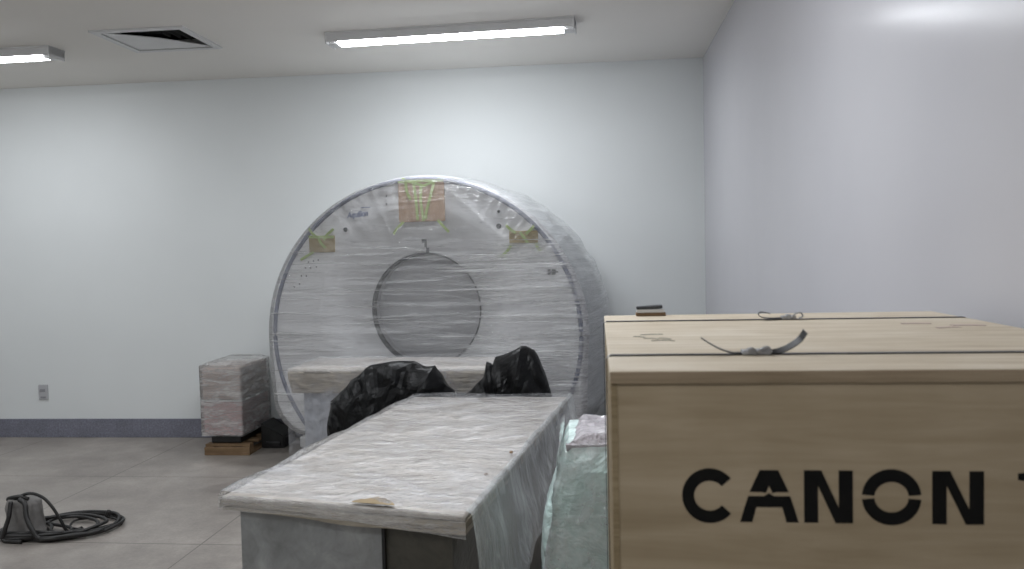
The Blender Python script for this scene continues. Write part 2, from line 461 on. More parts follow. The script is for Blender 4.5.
# funnel from bore ring out to lip
for k in range(13):
    q = k/12; r = RBORE+(RLIP-RBORE)*q; y = .20*(1-q)**1.5
    secs.append(lambda i, r=r, y=y: (r, y))
for k in range(1, 7):
    q = k/6
    secs.append(lambda i, q=q: (RLIP+(RF[i]-.03-RLIP)*q, 0))
for k in range(1, 5):
    a = PI/2*k/4
    secs.append(lambda i, a=a: (RF[i]-.03+.03*math.sin(a), .03*(1-math.cos(a))))
for k in range(1, 8):
    q = k/7
    secs.append(lambda i, q=q: (RF[i]+(RB[i]-RF[i])*math.sin(q*PI/2), .03+(DEP-.11)*q))
secs.append(lambda i: (RB[i]-.01, DEP-.05)); secs.append(lambda i: (RB[i]-.06, DEP))
secs.append(lambda i: (RBORE+.02, DEP))
rows = []
for s in secs:
    row = []
    for i in range(NA):
        r, y = s(i); t = 2*PI*i/NA
        row.append(bm.verts.new((ISO.x+r*math.cos(t), y, ISO.z+r*math.sin(t))))
    rows.append(row)
for a, b in zip(rows, rows[1:]):
    for i in range(NA): bm.faces.new((a[i], a[(i+1) % NA], b[(i+1) % NA], b[i]))
obj('housing', bm, M_house, g, True)
def lathe(bm, prof, n=96, c=ISO):
    rr = []
    for r, y in prof:
        rr.append([bm.verts.new((c.x+r*math.cos(2*PI*i/n), y, c.z+r*math.sin(2*PI*i/n))) for i in range(n)])
    for a, b in zip(rr, rr[1:]):
        for i in range(n): bm.faces.new((a[i], a[(i+1) % n], b[(i+1) % n], b[i]))
bm = bmesh.new(); lathe(bm, [(RBORE+.009, .187), (RBORE-.002, .189), (RBORE-.008, .23), (RBORE-.006, .235), (RBORE+.02, .235)]); obj('bore_ring', bm, M_dark, g, True)
bm = bmesh.new(); lathe(bm, [(RBORE-.002, .235), (RBORE-.004, .5), (RBORE-.002, DEP), (RBORE+.02, DEP+.002), (RBORE+.02, .235)]); obj('bore_liner', bm, M_bore, g, True)
# grey plastic sheet closing the rear of the bore
bm = bmesh.new()
rr = []
RS = .30
c0 = bm.verts.new((ISO.x, RS, ISO.z))
for k in range(1, 13):
    r = (RBORE-.004)*k/12
    rr.append([bm.verts.new((ISO.x+r*math.cos(2*PI*i/64), RS+.02*nz(r*5*math.cos(2*PI*i/64), r*5*math.sin(2*PI*i/64), 3), ISO.z+r*math.sin(2*PI*i/64))) for i in range(64)])
for i in range(64): bm.faces.new((c0, rr[0][i], rr[0][(i+1) % 64]))
for a, b in zip(rr, rr[1:]):
    for i in range(64): bm.faces.new((a[i], a[(i+1) % 64], b[(i+1) % 64], b[i]))
obj('bore_cover_sheet', bm, M_bore, g, True)
# thin blue-grey trim ring on the front
bm = bmesh.new()
pts = []
for k in range(0, 161):
    t = math.radians(-52+284*k/160)
    pts.append((CXG+1.03*R1*math.cos(t), -.002, ZCN+R1*math.sin(t)))
tube(bm, pts, .014, 8)
obj('trim_ring', bm, M_blue, g, True)
# plinth and feet
bm = bmesh.new(); box(bm, -.78, .78, .22, .72, 0.0, .36, .03); obj('plinth', bm, M_house, g)
for sx in (-1, 1):
    bm = bmesh.new(); box(bm, sx*1.0-.17, sx*1.0+.12, .50, .66, 0, .085, .012); obj('foot', bm, M_white, g)
# controls / packing sheets, marks  (local x,z on the front plane)
def patch(x0, y0, x1, y1, mat, name, strips, skew=0):
    bm = bmesh.new(); box(bm, x0, x1, -.012, -.001, y0, y1, .002)
    p = obj(name, bm, mat, g)
    for (sx0, sy0, sx1, sy1) in strips:
        A = Vector((sx0, -.014, sy0)); B = Vector((sx1, -.014, sy1))
        mid = (A+B)/2+Vector((random.uniform(-.01, .01), -.001, 0))
        bm = bmesh.new(); ribbon(bm, spline([A, mid, B], 4), (B-A).cross(Vector((0, 1, 0))), .017, .0015)
        st = obj('green_tape', bm, M_tape, p)
    return p
patch(-0.161, 1.613, 0.146, 1.871, M_patch, 'packing_sheet', [(-0.134, 1.889, 0.013, 1.838), (0.013, 1.838, 0.120, 1.878), (-0.054, 1.854, -0.033, 1.624), (-0.007, 1.852, 0.006, 1.617), (0.080, 1.855, 0.036, 1.711), (0.036, 1.711, 0.020, 1.629), (-0.128, 1.614, -0.198, 1.539), (0.100, 1.620, 0.171, 1.542), (-0.107, 1.862, -0.077, 1.753), (-0.161, 1.871, 0.146, 1.871)])
patch(-0.790, 1.432, -0.610, 1.541, M_patch2, 'packing_sheet', [(-0.788, 1.594, -0.727, 1.527), (-0.612, 1.583, -0.685, 1.512), (-0.758, 1.435, -0.853, 1.385), (-0.790, 1.535, -0.613, 1.530), (-0.720, 1.526, -0.672, 1.460)])
patch(0.560, 1.460, 0.742, 1.538, M_patch2, 'packing_sheet', [(0.542, 1.576, 0.604, 1.525), (0.725, 1.571, 0.667, 1.517), (0.577, 1.457, 0.505, 1.378), (0.630, 1.530, 0.679, 1.461), (0.729, 1.460, 0.753, 1.410)])
def dot(px, py, r, name='control_dot'):
    x, z = px, py; bm = bmesh.new()
    n = 20; r0 = [bm.verts.new((x+r*math.cos(2*PI*k/n), -.001, z+r*math.sin(2*PI*k/n))) for k in range(n)]
    r1 = [bm.verts.new((x+r*.8*math.cos(2*PI*k/n), -.006, z+r*.8*math.sin(2*PI*k/n))) for k in range(n)]
    for k in range(n): bm.faces.new((r0[k], r0[(k+1) % n], r1[(k+1) % n], r1[k]))
    bm.faces.new(r1); obj(name, bm, M_mark, g)
dot(-0.535, 1.577, .015); dot(0.493, 1.571, .017); dot(0.495, 1.662, .010)
for (px, py) in ((-0.803, 1.370), (-0.767, 1.376), (-0.732, 1.382), (-0.826, 1.331), (-0.790, 1.331), (-0.747, 1.337), (-0.857, 1.279), (-0.821, 1.278), (-0.873, 1.226), (-0.245, 1.784), (-0.247, 1.733), (-0.910, 1.207)):
    dot(px, py, .005, 'indicator_mark')
bm = bmesh.new()
for (px, py, w, h) in ((0.003, 1.490, 0.0161, 0.0113), (0.012, 1.464, 0.0084, 0.0161), (0.025, 1.432, 0.0103, 0.0161)):
    box(bm, px-w, px+w, -.006, -.001, py-h, py+h, .001)
obj('centre_mark', bm, M_mark, g)
bm = bmesh.new()
for (px, py, w, h) in ((0.807, 1.279, 0.0096, 0.0161), (0.835, 1.279, 0.0129, 0.0161), (0.832, 1.279, 0.0322, 0.0039)):
    box(bm, px-w, px+w, -.006, -.001, py-h, py+h, .001)
obj('side_mark', bm, M_mark, g)

def text_mesh(name, body, size, ext, mat, parent, loc, rot, shear=0, sx=1, off=0):
    cu = bpy.data.curves.new(name, 'FONT'); cu.body = body; cu.size = size; cu.extrude = ext; cu.shear = shear; cu.offset = off
    cu.align_x = 'LEFT'
    to = bpy.data.objects.new(name+'_src', cu); COL.objects.link(to)
    dg = bpy.context.evaluated_depsgraph_get(); dg.update()
    me = bpy.data.meshes.new_from_object(to.evaluated_get(dg))
    bpy.data.objects.remove(to); me.name = name; me.materials.clear()
    o = link(name, me, mat, parent); o.location = loc; o.rotation_euler = rot; o.scale = (sx, 1, 1)
    return o
x, z = -0.518, 1.651
text_mesh('lettering', 'Aquilion', .052, .0006, M_logo, g, (x, -.003, z), (PI/2, -.08, 0), .25, .82, .0015)
x, z = -0.433, 1.697
bm = bmesh.new(); box(bm, x+.01, x+.075, -.004, -.001, z+.016, z+.022, .001); obj('logo_bar', bm, M_logo, g)

# stretch film: flat sheet over the face plus side band
NF = 320
RW = polar(outline(240, 1.08, 1.02, .21, .26), NF)
RW2 = polar(outline(240, 1.125, 1.035, .20, .28), NF)
bm = bmesh.new()
def film_y(x, z):
    top = sst(1.42, 1.52, z)
    rad = math.atan2(z-1.0, x)
    ft = ((x-.20)*.33-(z-1.80)*.30)/(.33**2+.30**2); fd = abs((x-.20)*.30+(z-1.80)*.33)/.446
    fold = .022*math.exp(-(fd/.022)**2)*sst(-.1, .15, ft)*(1-sst(.9, 1.15, ft))
    pleat = fold+.020*ridge(rad*16, 0.3, 2)*top*sst(.35, .9, math.hypot(x, z-.95))
    hor = .010*ridge(x*.8, z*13, 5)*(1-top)*(0.4+.6*sst(-.5, .6, x))+.006*ridge(x*1.6, z*34, 9)*(1-top)
    return -.032-.012+pleat*-1+hor*-1+.006*fbm(x*2, z*2, 4)
c0 = bm.verts.new((ISO.x, film_y(ISO.x, ISO.z), ISO.z))
rows = []
NR = 110
for k in range(1, NR+1):
    q = k/NR
    row = []
    for i in range(NF):
        t = 2*PI*i/NF; r = RW[i]*q
        x = ISO.x+r*math.cos(t); z = ISO.z+r*math.sin(t)
        e = sst(.965, 1.0, q)
        row.append(bm.verts.new((x, film_y(x, z)*(1-e)+.004*e, z)))
    rows.append(row)
for i in range(NF): bm.faces.new((c0, rows[0][i], rows[0][(i+1) % NF]))
for a, b in zip(rows, rows[1:]):
    for i in range(NF): bm.faces.new((a[i], a[(i+1) % NF], b[(i+1) % NF], b[i]))
obj('front_film', bm, M_film_wrap, g, True)
bm = bmesh.new()
def side(u, v):
    i = int(round(u*NF)) % NF; t = 2*PI*i/NF
    r = RW[i]+(RW2[i]-RW[i])*math.sin(v*PI/2)
    y = .006+(DEP+.005)*v
    x = ISO.x+r*math.cos(t); z = ISO.z+r*math.sin(t)
    d = .012*ridge(y*2+5, z*9, 1)+.010*fbm(y*3, t*4, 2)
    d *= sst(0, .1, v)
    d = max(d, -.004)
    return Vector((x+d*math.cos(t), y, z+d*math.sin(t)))
grid(bm, NF, 16, side, True)
obj('side_film', bm, M_film_side, g, True)

# ------------------------------------------------------------------ quad-mapped tables
def quadmap(c):
    FL, FR, BL, BR = [Vector((p[0], p[1], 0)) for p in c]
    def f(u, v, z=0.0):
        p = FL*(1-u)*(1-v)+FR*u*(1-v)+BL*(1-u)*v+BR*u*v
        return Vector((p.x, p.y, z))
    return f
def qbox(bm, q, u0, u1, v0, v1, z0, z1, nu=1, nv=1, fz=None, bev=0):
    vs = {}
    def V(i, j, k):
        key = (i, j, k)
        if key not in vs:
            u = u0+(u1-u0)*i/nu; v = v0+(v1-v0)*j/nv
            p = q(u, v, z1 if k else z0)
            if fz and k: p.z += fz(p.x, p.y)
            vs[key] = bm.verts.new(p)
        return vs[key]
    for i in range(nu):
        for j in range(nv):
            bm.faces.new((V(i, j, 1), V(i+1, j, 1), V(i+1, j+1, 1), V(i, j+1, 1)))
            bm.faces.new((V(i, j, 0), V(i, j+1, 0), V(i+1, j+1, 0), V(i+1, j, 0)))
    for i in range(nu):
        bm.faces.new((V(i, 0, 0), V(i+1, 0, 0), V(i+1, 0, 1), V(i, 0, 1)))
        bm.faces.new((V(i, nv, 0), V(i, nv, 1), V(i+1, nv, 1), V(i+1, nv, 0)))
    for j in range(nv):
        bm.faces.new((V(0, j, 0), V(0, j, 1), V(0, j+1, 1), V(0, j+1, 0)))
        bm.faces.new((V(nu, j, 0), V(nu, j+1, 0), V(nu, j+1, 1), V(nu, j, 1)))

def crumple(s, seed, amp):
    return lambda x, y: amp*(.6*fbm(x*s, y*s, seed)+.5*ridge(x*s*.9+3, y*s*1.6, seed+2))

# foreground couch crate
bed = thing('wrapped_couch_crate', 'long low crate in the foreground with a film-covered pale cardboard lid', 'wrapped crate')
qb = quadmap([(-1.131, 2.354), (-.37, 2.195), (-.915, 4.03), (-.155, 4.015)])
bm = bmesh.new(); qbox(bm, qb, 0, 1, 0, 1, .688, .70, 70, 120, crumple(2.4, 3, .010)); obj('lid', bm, M_lid, bed, True)
bm = bmesh.new()
q2 = qb
# cardboard skirt: layered band below the lid
for (a, zt, zb) in ((.0, .690, .679), (.006, .680, .668), (.002, .669, .660)):
    def band(u, v, a=a, zt=zt, zb=zb):
        return None
    n = 50
    path = []
    for k in range(n): path.append((a+(1-2*a)*k/n, a))
    for k in range(n): path.append((1-a, a+(1-2*a)*k/n))
    for k in range(n): path.append((1-a-(1-2*a)*k/n, 1-a))
    for k in range(n): path.append((a, 1-a-(1-2*a)*k/n))
    rows = []
    for z in (zt, (zt+zb)/2, zb):
        rows.append([])
        for (u, vv) in path:
            p = qb(u, vv, z); w = .004*nz(p.x*8, p.y*8, z*60)
            c = qb(.5, .5); d = (p-c); d.z = 0; d.normalize()
            sag = -.012*sst(.2, .6, u)*(1-vv)*(1 if z == zb else .5)
            rows[-1].append(bm.verts.new(p+d*w+Vector((0, 0, sag+.003*nz(p.x*6, p.y*6, 8)))))
    for A, B in zip(rows, rows[1:]):
        for k in range(len(path)): bm.faces.new((A[k], A[(k+1) % len(path)], B[(k+1) % len(path)], B[k]))
o = obj('lid_skirt', bm, M_lidb, bed); 
sm = o.modifiers.new('s', 'SOLIDIFY'); sm.thickness = .006; sm.offset = 0
bm = bmesh.new(); qbox(bm, qb, .045, .66, .025, .975, 0, .687); obj('front_panel', bm, M_body, bed)
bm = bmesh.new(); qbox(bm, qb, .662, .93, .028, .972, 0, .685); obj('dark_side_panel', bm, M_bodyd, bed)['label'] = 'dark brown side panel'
bm = bmesh.new(); qbox(bm, qb, .655, .667, .0215, .03, 0, .68); obj('panel_joint', bm, M_cblack, bed)
# torn film showing bare cardboard on the front edge
bm = bmesh.new()
def torn(u, v):
    uu = .56+.17*u; vv = .004+(.030+.012*nz(u*6, 1))*v*math.sin(PI*min(1, max(0.0, u*.96+.02)))
    p = qb(uu, vv-.004, .7165+.002*v); return p
grid(bm, 14, 3, torn); obj('bare_cardboard', bm, M_plye, bed)['label'] = 'bare brown cardboard showing through a tear'
# loose clear film: short over left and front, long down the right side
bm = bmesh.new()
def wrap(u, v):
    # u across: 0 left hem .. 1 right hem ; v along
    vv = -.004+1.008*v
    if u < .06:
        k = u/.06; p = qb(-.008, vv, .668+(.714-.668)*k)
    elif u < .56:
        k = (u-.06)/.5; p = qb(-.008+1.016*k, vv, .714)
        p.z += .008*fbm(p.x*3, p.y*3, 1)+.008*ridge(p.x*3+p.y*1.2, p.y*4, 3)
    else:
        k = (u-.56)/.44
        L = .29-.10*v+.07*nz(v*6, 2)+.04*ridge(v*11, 3)
        out = .015+.035*k+.03*k*ridge(v*5+.6*k, k*1.3, 4)
        p = qb(1.008+out/.77, vv+.03*k*nz(v*4, k*2, 7), .716-L*k)
    return p
grid(bm, 62, 130, lambda u, v: wrap(u*.56, v))
obj('plastic_wrap', bm, M_film_top, bed, True)
bm = bmesh.new(); grid(bm, 48, 130, lambda u, v: wrap(.56+.44*u if u > 0 else .5599, v))
obj('hanging_wrap', bm, M_film_hang, bed, True)
bm = bmesh.new()
def wrapf(u, v):
    L = .046+.006*nz(u*5, 4)+.024*sst(.5, 1, u)
    p = qb(-.006+1.012*u, -.004, .713-L*v)
    p.y -= .006+.004*ridge(u*3, v*2, 5); return p
grid(bm, 90, 12, wrapf); obj('front_plastic_flap', bm, M_film_box, bed, True)
for (u, v_) in ((.955, .20), (.975, .36)):
    bm = bmesh.new(); p = qb(u, v_, .716)
    bmesh.ops.create_icosphere(bm, subdivisions=2, radius=1, matrix=Matrix.Translation(p) @ Matrix.Diagonal((.007, .012, .004, 1)))
    obj('staple_hole', bm, M_pallet, bed)

# rear table / couch end in front of the gantry
tb = thing('wrapped_table', 'pale cardboard-topped wrapped table standing right in front of the scanner ring', 'wrapped table')
rz = -.03; c_, s__ = math.cos(rz), math.sin(rz)
def tl(x, y): return (-1.765+x*c_-y*s__, 4.55+x*s__+y*c_)
qt = quadmap([tl(0, 0), tl(1.36, 0), tl(0.0, .50), tl(1.36, .50)])
bm = bmesh.new(); qbox(bm, qt, 0, 1, 0, 1, .745, .768, 60, 24, crumple(5, 8, .006)); obj('lid', bm, M_lid, tb, True)
bm = bmesh.new()
def skirt(u, v):
    uu = u*4
    a = [(0, 1), (0, 0), (1, 0), (1, 1)]
    if uu < 1: p2 = (0.0, 1-uu)
    elif uu < 3: p2 = ((uu-1)/2, 0.0)
    else: p2 = (1.0, uu-3)
    taper = .012*v
    p = qt(p2[0]*(1-2*taper)+taper, p2[1]*(1-taper)+taper, .755-.125*v)
    w = .006*fbm(p.x*6, p.y*6, p.z*14)+.004*(1-abs(2*v-1))
    c = qt(.5, .5); d = p-c; d.z = 0; d.normalize()
    return p+d*w
grid(bm, 120, 10, skirt); o = obj('lid_skirt', bm, M_lidt, tb, True)
sm = o.modifiers.new('s', 'SOLIDIFY'); sm.thickness = .006; sm.offset = -1
bm = bmesh.new(); qbox(bm, qt, .055, .945, .07, .93, 0, .75); obj('base', bm, M_tabb, tb)
bm = bmesh.new()
def tw(u, v):
    if v < .4:
        k = v/.4; p = qt(-.006+1.012*u, 1-.99*k, .776); p.z += .008*ridge(p.x*5, p.y*5, 4)+.005*fbm(p.x*8, p.y*8)
    else:
        k = (v-.4)/.6; p = qt(-.006+1.012*u, -.02+.03*k-.02*ridge(u*6, k*1.5, 3)*k, .778-.60*k)
    return p
grid(bm, 90, 40, tw); obj('plastic_wrap', bm, M_film_top, tb, True)

# ------------------------------------------------------------------ lumpy covered shapes
def lump(name, prof, yc, dep, mat, seed, amp=.03, nS=90, nD=40, sharp=2.6, fold=0, parent=None, sc=5):
    """prof: silhouette (x,z) closed polygon, counter-clockwise not required; thickness +-dep in y"""
    # resample the outline
    P = [Vector((a[0], 0, a[1])) for a in prof]
    L = [0]
    for a, b in zip(P, P[1:]+P[:1]): L.append(L[-1]+(b-a).length)
    out = []
    for k in range(nS):
        s = L[-1]*k/nS; i = max(j for j in range(len(P)) if L[j] <= s)
        q = (s-L[i])/(L[i+1]-L[i]); out.append(P[i].lerp(P[(i+1) % len(P)], q))
    C = sum(out, Vector())/nS
    bm = bmesh.new(); rows = []
    for j in range(nD+1):
        v = -1+2*j/nD
        sc_ = (1-abs(v)**sharp)**(1/sharp)
        sc_ = max(sc_, .02)
        row = []
        for p in out:
            d = p-C
            # keep the base on the floor
            q = C+d*sc_
            if p.z < .02: q.z = p.z
            elif d.z < 0: q.z = C.z+d.z*(.35+.65*sc_)
            y = yc+v*dep
            w = amp*(.7*ridge(q.x*sc, q.z*sc*.8+y*2, seed)+.35*ridge(q.x*sc*2.3, y*9, q.z*sc*2+seed)) * (sc_*.8+.2)
            dd = Vector((d.x, v*.25, d.z)); dd.normalize()
            q = q+dd*(w-amp*.6); q.z = max(q.z, .003)
            q.y = y+v*abs(w)*1.2+fold*sc_*(ridge(q.x*6+q.z*2.5, q.z*5-q.x*2, seed+9)+.5*ridge(q.x*13, q.z*11, seed+4)-.6)*(1 if v < 0 else -1)*-abs(v)**.3*-1
            row.append(bm.verts.new(q))
        rows.append(row)
    for a, b in zip(rows, rows[1:]):
        for i in range(nS): bm.faces.new((a[i], a[(i+1) % nS], b[(i+1) % nS], b[i]))
    bm.faces.new(rows[0][::-1]); bm.faces.new(rows[-1])
    return obj(name, bm, mat, parent, False)

b1 = lump('black_plastic_bag', [(-1.43, 0), (-1.425, .475), (-1.41, .637), (-1.345, .71), (-1.30, .762), (-1.225, .81), (-1.19, .828), (-1.10, .845), (-1.025, .858), (-.94, .84), (-.891, .822), (-.854, .828), (-.83, .79), (-.79, .73), (-.75, .69), (-.735, .55), (-.73, 0)], 4.235, .135, M_black, 3, .020, 120, 50, fold=.045)
tag(b1, 'wider rounded heap of crumpled black plastic sheet behind the foreground crate', 'black plastic cover')
b2 = lump('black_plastic_bag', [(-.72, 0), (-.718, .655), (-.66, .70), (-.62, .745), (-.595, .765), (-.582, .845), (-.565, .848), (-.555, .825), (-.535, .872), (-.45, .90), (-.385, .926), (-.325, .90), (-.30, .84), (-.275, .77), (-.245, .665), (-.24, 0)], 4.235, .13, M_black, 11, .014, 110, 46, fold=.04)
tag(b2, 'taller peaked black plastic cover behind the right corner of the foreground crate', 'black plastic cover')

gr = thing('wrapped_bundle', 'teal-green bundle in shiny clear film between the low crate and the lettered crate', 'wrapped bundle')
gprof = [(-.195, 0), (-.19, .38), (-.18, .53), (-.158, .674), (-.122, .80), (-.105, .865), (-.09, .885), (.40, .885), (.43, .80), (.43, 0)]
lump('teal_wrapping', gprof, 2.455, .165, M_teal, 21, .02, 120, 50, 7, parent=gr, sc=4)
bm = bmesh.new()
def cap(u, v):
    x = -.098+.50*u; y = 2.305+.30*v
    e = min(u, 1-u, v*1.2, (1-v)*1.2)
    z = .896+.008*ridge(x*9, y*9, 2)+.008*fbm(x*14, y*14) - .03*(1-sst(0, .1, e))
    return Vector((x, y, z))
grid(bm, 50, 50, cap); o = obj('top_cover', bm, M_pinkf, gr); o['label'] = 'pale pink top cover'
sm = o.modifiers.new('s', 'SOLIDIFY'); sm.thickness = .02; sm.offset = -1
bm = bmesh.new()
def gf(u, v):
    # loose film hanging on the front and left, flaring at the floor side
    if u < .5:
        k = u/.5; x = -.10+(-.0)*k; y = 2.62-.35*k; nx, ny = -1, 0
    else:
        k = (u-.5)/.5; x = -.10+.50*k; y = 2.27; nx, ny = 0, -1
    z = .90-.74*v
    xo = 0
    fl = .085*v**1.2+.02*ridge(u*7, v*3, 6)*v+.012*fbm(u*14, v*9, 3)
    if nx: return Vector((x-fl-.012-.02*v, y, z))
    kk = 1-k
    return Vector((x-(fl+.012+.02*v)*kk**2, y-.035*v-.010-.012*ridge(k*5, v*4, 8)-.03*v*nz(k*4, v*3), z))
grid(bm, 110, 60, gf); obj('plastic_wrap', bm, M_film_top, gr, True)

# ------------------------------------------------------------------ pallet with wrapped cartons
pl = thing('wooden_pallet', 'small brown wooden pallet on the floor under the wrapped cartons', 'pallet', (-2.655, 5.64, 0))
W = .165
for z0, z1, rows_ in ((0, .018, 'b'), (.06, .078, 't')):
    for k in range(3 if rows_ == 'b' else 4):
        bm = bmesh.new()
        if rows_ == 'b': x = -W+.03+k*(2*W-.06)/2; box(bm, x-.03, x+.03, 0, .54, z0, z1, .002)
        else: y = .035+k*(.47)/3; box(bm, -W, W, y-.035, y+.035, z0, z1, .002)
        obj('board', bm, M_pallet, pl)
for i in range(3):
    for j in range(2):
        bm = bmesh.new(); x = -W+.03+i*(2*W-.06)/2; box(bm, x-.03, x+.03, .0+.47*j, .07+.47*j, .018, .06, .002); obj('block', bm, M_pallet, pl)
bm = bmesh.new(); box(bm, -W-.002, W+.004, -.014, -.001, 0, .058, .002); obj('front_board', bm, M_pallet, pl)
ct = thing('wrapped_cartons', 'narrow upright brown cartons in clear film, left of the scanner ring', 'wrapped cartons', (-2.685, 5.64, .078))
bm = bmesh.new(); box(bm, -.105, .12, .03, .45, 0, .062, .01); obj('base_frame', bm, M_cblack, ct)
bm = bmesh.new(); box(bm, -.14, .145, 0, .49, .062, .315, .012, 3); obj('lower_carton', bm, M_cart2, ct)
bm = bmesh.new(); box(bm, -.142, .140, -.002, .49, .318, .550, .012, 3); obj('upper_carton', bm, M_cart, ct)
bm = bmesh.new()
def cf(u, v):
    # closed loop around the cartons
    per = [(-.152, -.010), (.151, -.010), (.151, .497), (-.152, .497)]
    k = u*4; i = int(k) % 4; q = k-int(k)
    a, b = per[i], per[(i+1) % 4]; x = a[0]+(b[0]-a[0])*q; y = a[1]+(b[1]-a[1])*q
    z = .06+.505*v; w = .004*ridge(x*6+y*6, z*20, 2)
    cx, cy = 0, .24; d = Vector((x-cx, y-cy, 0)).normalized()
    return Vector((x, y, z))+d*(w+.002)
grid(bm, 80, 40, cf, True)
def ctop(u, v):
    x = -.158+.315*u; y = -.014+.517*v; e = min(u, 1-u, v, 1-v)
    return Vector((x, y, .562+.022*sst(0, .15, e)+.007*ridge(x*14, y*10, 3)))
grid(bm, 24, 30, ctop)
obj('plastic_wrap', bm, M_film_box, ct, True)
bm = bmesh.new(); box(bm, -.153, .1525, -.0115, .499, .306, .318, .001); obj('film_band', bm, M_white, ct)
sb = thing('black_base_unit', 'low black plastic block on the floor between the cartons and the scanner', 'black block', (-2.40, 5.93, 0))
bm = bmesh.new()
prof = [(-.09, 0), (.085, 0), (.085, .085), (.055, .105), (-.03, .14), (-.09, .19)]
A = [bm.verts.new((x, -.09, z)) for x, z in prof]; B = [bm.verts.new((x, .15, z)) for x, z in prof]
bm.faces.new(A); bm.faces.new(B[::-1])
for k in range(6): bm.faces.new((A[k], A[(k+1) % 6], B[(k+1) % 6], B[k]))
bmesh.ops.bevel(bm, geom=bm.edges[:], offset=.008, segments=2, affect='EDGES')
obj('body', bm, M_cblack, sb)
bm = bmesh.new(); box(bm, -.05, .06, -.100, -.088, .02, .05, .003); obj('grip_slot', bm, M_strap, sb)

# ------------------------------------------------------------------ cable coil and grey pouch
cc = thing('cable_coil', 'loose coil of black cable lying on the floor at the left', 'cable', (-2.78, 4.08, 0))
def loop(cx, cy, rx, ry, z, ph, turns, seed, r=.009):
    pts = []
    n = int(48*turns)
    for k in range(n+1):
        t = ph+2*PI*k/48
        j = 1+.10*nz(math.cos(t)*1.3+seed, math.sin(t)*1.3, k*.01)
        px, py = cx+rx*j*math.cos(t), cy+ry*j*math.sin(t)
        ex, ey = px+.185, py+.125; d0 = max(1e-4, math.hypot(ex, ey)); d1 = (d0**4+.112**4)**.25   # the coil lies around the block
        pts.append((-.185+ex/d0*d1, -.125+ey/d0*d1, max(r, z+.012*nz(t*.9, seed, 3)+.010*k/48)))
    bm = bmesh.new(); tube(bm, pts, r, 8); obj('cable_loop', bm, M_cable, cc, True)
loop(0, -.02, .235, .21, .010, .3, 1.9, 1)
loop(-.02, -.05, .20, .15, .030, 2.0, 1.5, 4)
loop(-.06, -.07, .22, .15, .026, 4.0, 1.3, 9)
loop(.03, .01, .19, .17, .020, 1.0, 1.2, 14)
loop(.09, .03, .13, .10, .012, .5, .9, 21, .006)
loop(-.12, -.12, .17, .08, .018, 3.0, 1.4, 25)
bm = bmesh.new(); tube(bm, spline([(-.25, -.17, .165), (-.21, -.16, .200), (-.14, -.15, .228), (-.075, -.14, .205), (-.03, -.13, .15), (.005, -.12, .08), (.03, -.10, .014), (.06, -.03, .012)], 8), .008, 8); obj('cable_loop', bm, M_cable, cc, True)
bm = bmesh.new(); tube(bm, spline([(-.165, -.19, .208), (-.125, -.205, .19), (-.105, -.225, .13), (-.07, -.235, .07), (-.03, -.23, .02), (.06, -.19, .012), (.14, -.12, .012)], 8), .012, 8); obj('cable_loop', bm, M_cable, cc, True)
bm = bmesh.new(); tube(bm, spline([(-.205, -.20, .20), (-.20, -.225, .13), (-.215, -.24, .06), (-.22, -.24, .015), (-.12, -.25, .012)], 8), .011, 8); obj('cable_loop', bm, M_cable, cc, True)
bm = bmesh.new(); tube(bm, spline([(.10, .12, .02), (.112, .125, .05), (.12, .13, .03)], 6), .010, 8); obj('cable_plug', bm, M_cable, cc, True)

pb = thing('grey_power_block', 'dark grey upright block on the floor with black cable draped over it', 'power block', (-2.965, 3.955, 0))
bm = bmesh.new()
def blk(u, v):
    a = 2*PI*u; n = 4.5
    c, s = math.cos(a), math.sin(a)
    r = 1/(abs(c)**n+abs(s)**n)**(1/n)
    k = 1.06-.10*v+.25*max(0, .25-v)*2
    e = 1-sst(.93, 1.0, v)*.12
    x = .070*r*c*k*e; y = .065*r*s*k*e; z = .195*v+.012*c*v*-1
    w = .006*fbm(x*16, y*16, z*10+3)
    return Vector((x+w, y+w, max(0, z)))
rows = grid(bm, 48, 24, blk, True)
bm.faces.new(rows[-1]); bm.faces.new(rows[0][::-1])
obj('body', bm, M_greybag, pb, True)
bm = bmesh.new(); tube(bm, spline([(-.075, -.02, .190), (-.055, -.04, .205), (0, -.04, .215), (.045, -.03, .20)], 8), .010, 8); obj('handle', bm, M_cable, pb, True)
bm = bmesh.new(); box(bm, -.078, .078, -.074, .074, 0, .022, .008, 3); obj('foot', bm, M_cable, pb, True)

# ------------------------------------------------------------------ lettered crate
cr = thing('plywood_crate', 'large plywood shipping crate with black stencilled letters, right foreground', 'crate', (0, 0, 0))
CX0, CX1, CY0, CY1, CZ = .0125, .722, 1.028, 1.885, 1.267
bm = bmesh.new(); box(bm, CX0, CX1, CY0+.0015, CY1, CZ-.015, CZ, .0012); lid_ = obj('lid', bm, M_ply, cr)
bm = bmesh.new(); box(bm, CX0+.0002, CX1-.0002, CY0, CY0+.0014, CZ-.0148, CZ-.0008); obj('lid_edge', bm, M_plyd, lid_)['label'] = 'darker plywood edge of the lid'
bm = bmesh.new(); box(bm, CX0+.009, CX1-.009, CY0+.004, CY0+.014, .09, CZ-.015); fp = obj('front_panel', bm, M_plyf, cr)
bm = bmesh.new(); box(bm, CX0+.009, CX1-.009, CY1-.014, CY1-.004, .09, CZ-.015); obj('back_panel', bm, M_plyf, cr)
for x0, x1 in ((CX0+.001, CX0+.009), (CX1-.009, CX1-.001)):
    bm = bmesh.new(); box(bm, x0, x1, CY0+.003, CY1-.003, .09, CZ-.015); obj('side_panel', bm, M_plye, cr)
bm = bmesh.new(); box(bm, CX0, CX1, CY0, CY1, .075, .09); obj('bottom_panel', bm, M_ply, cr)
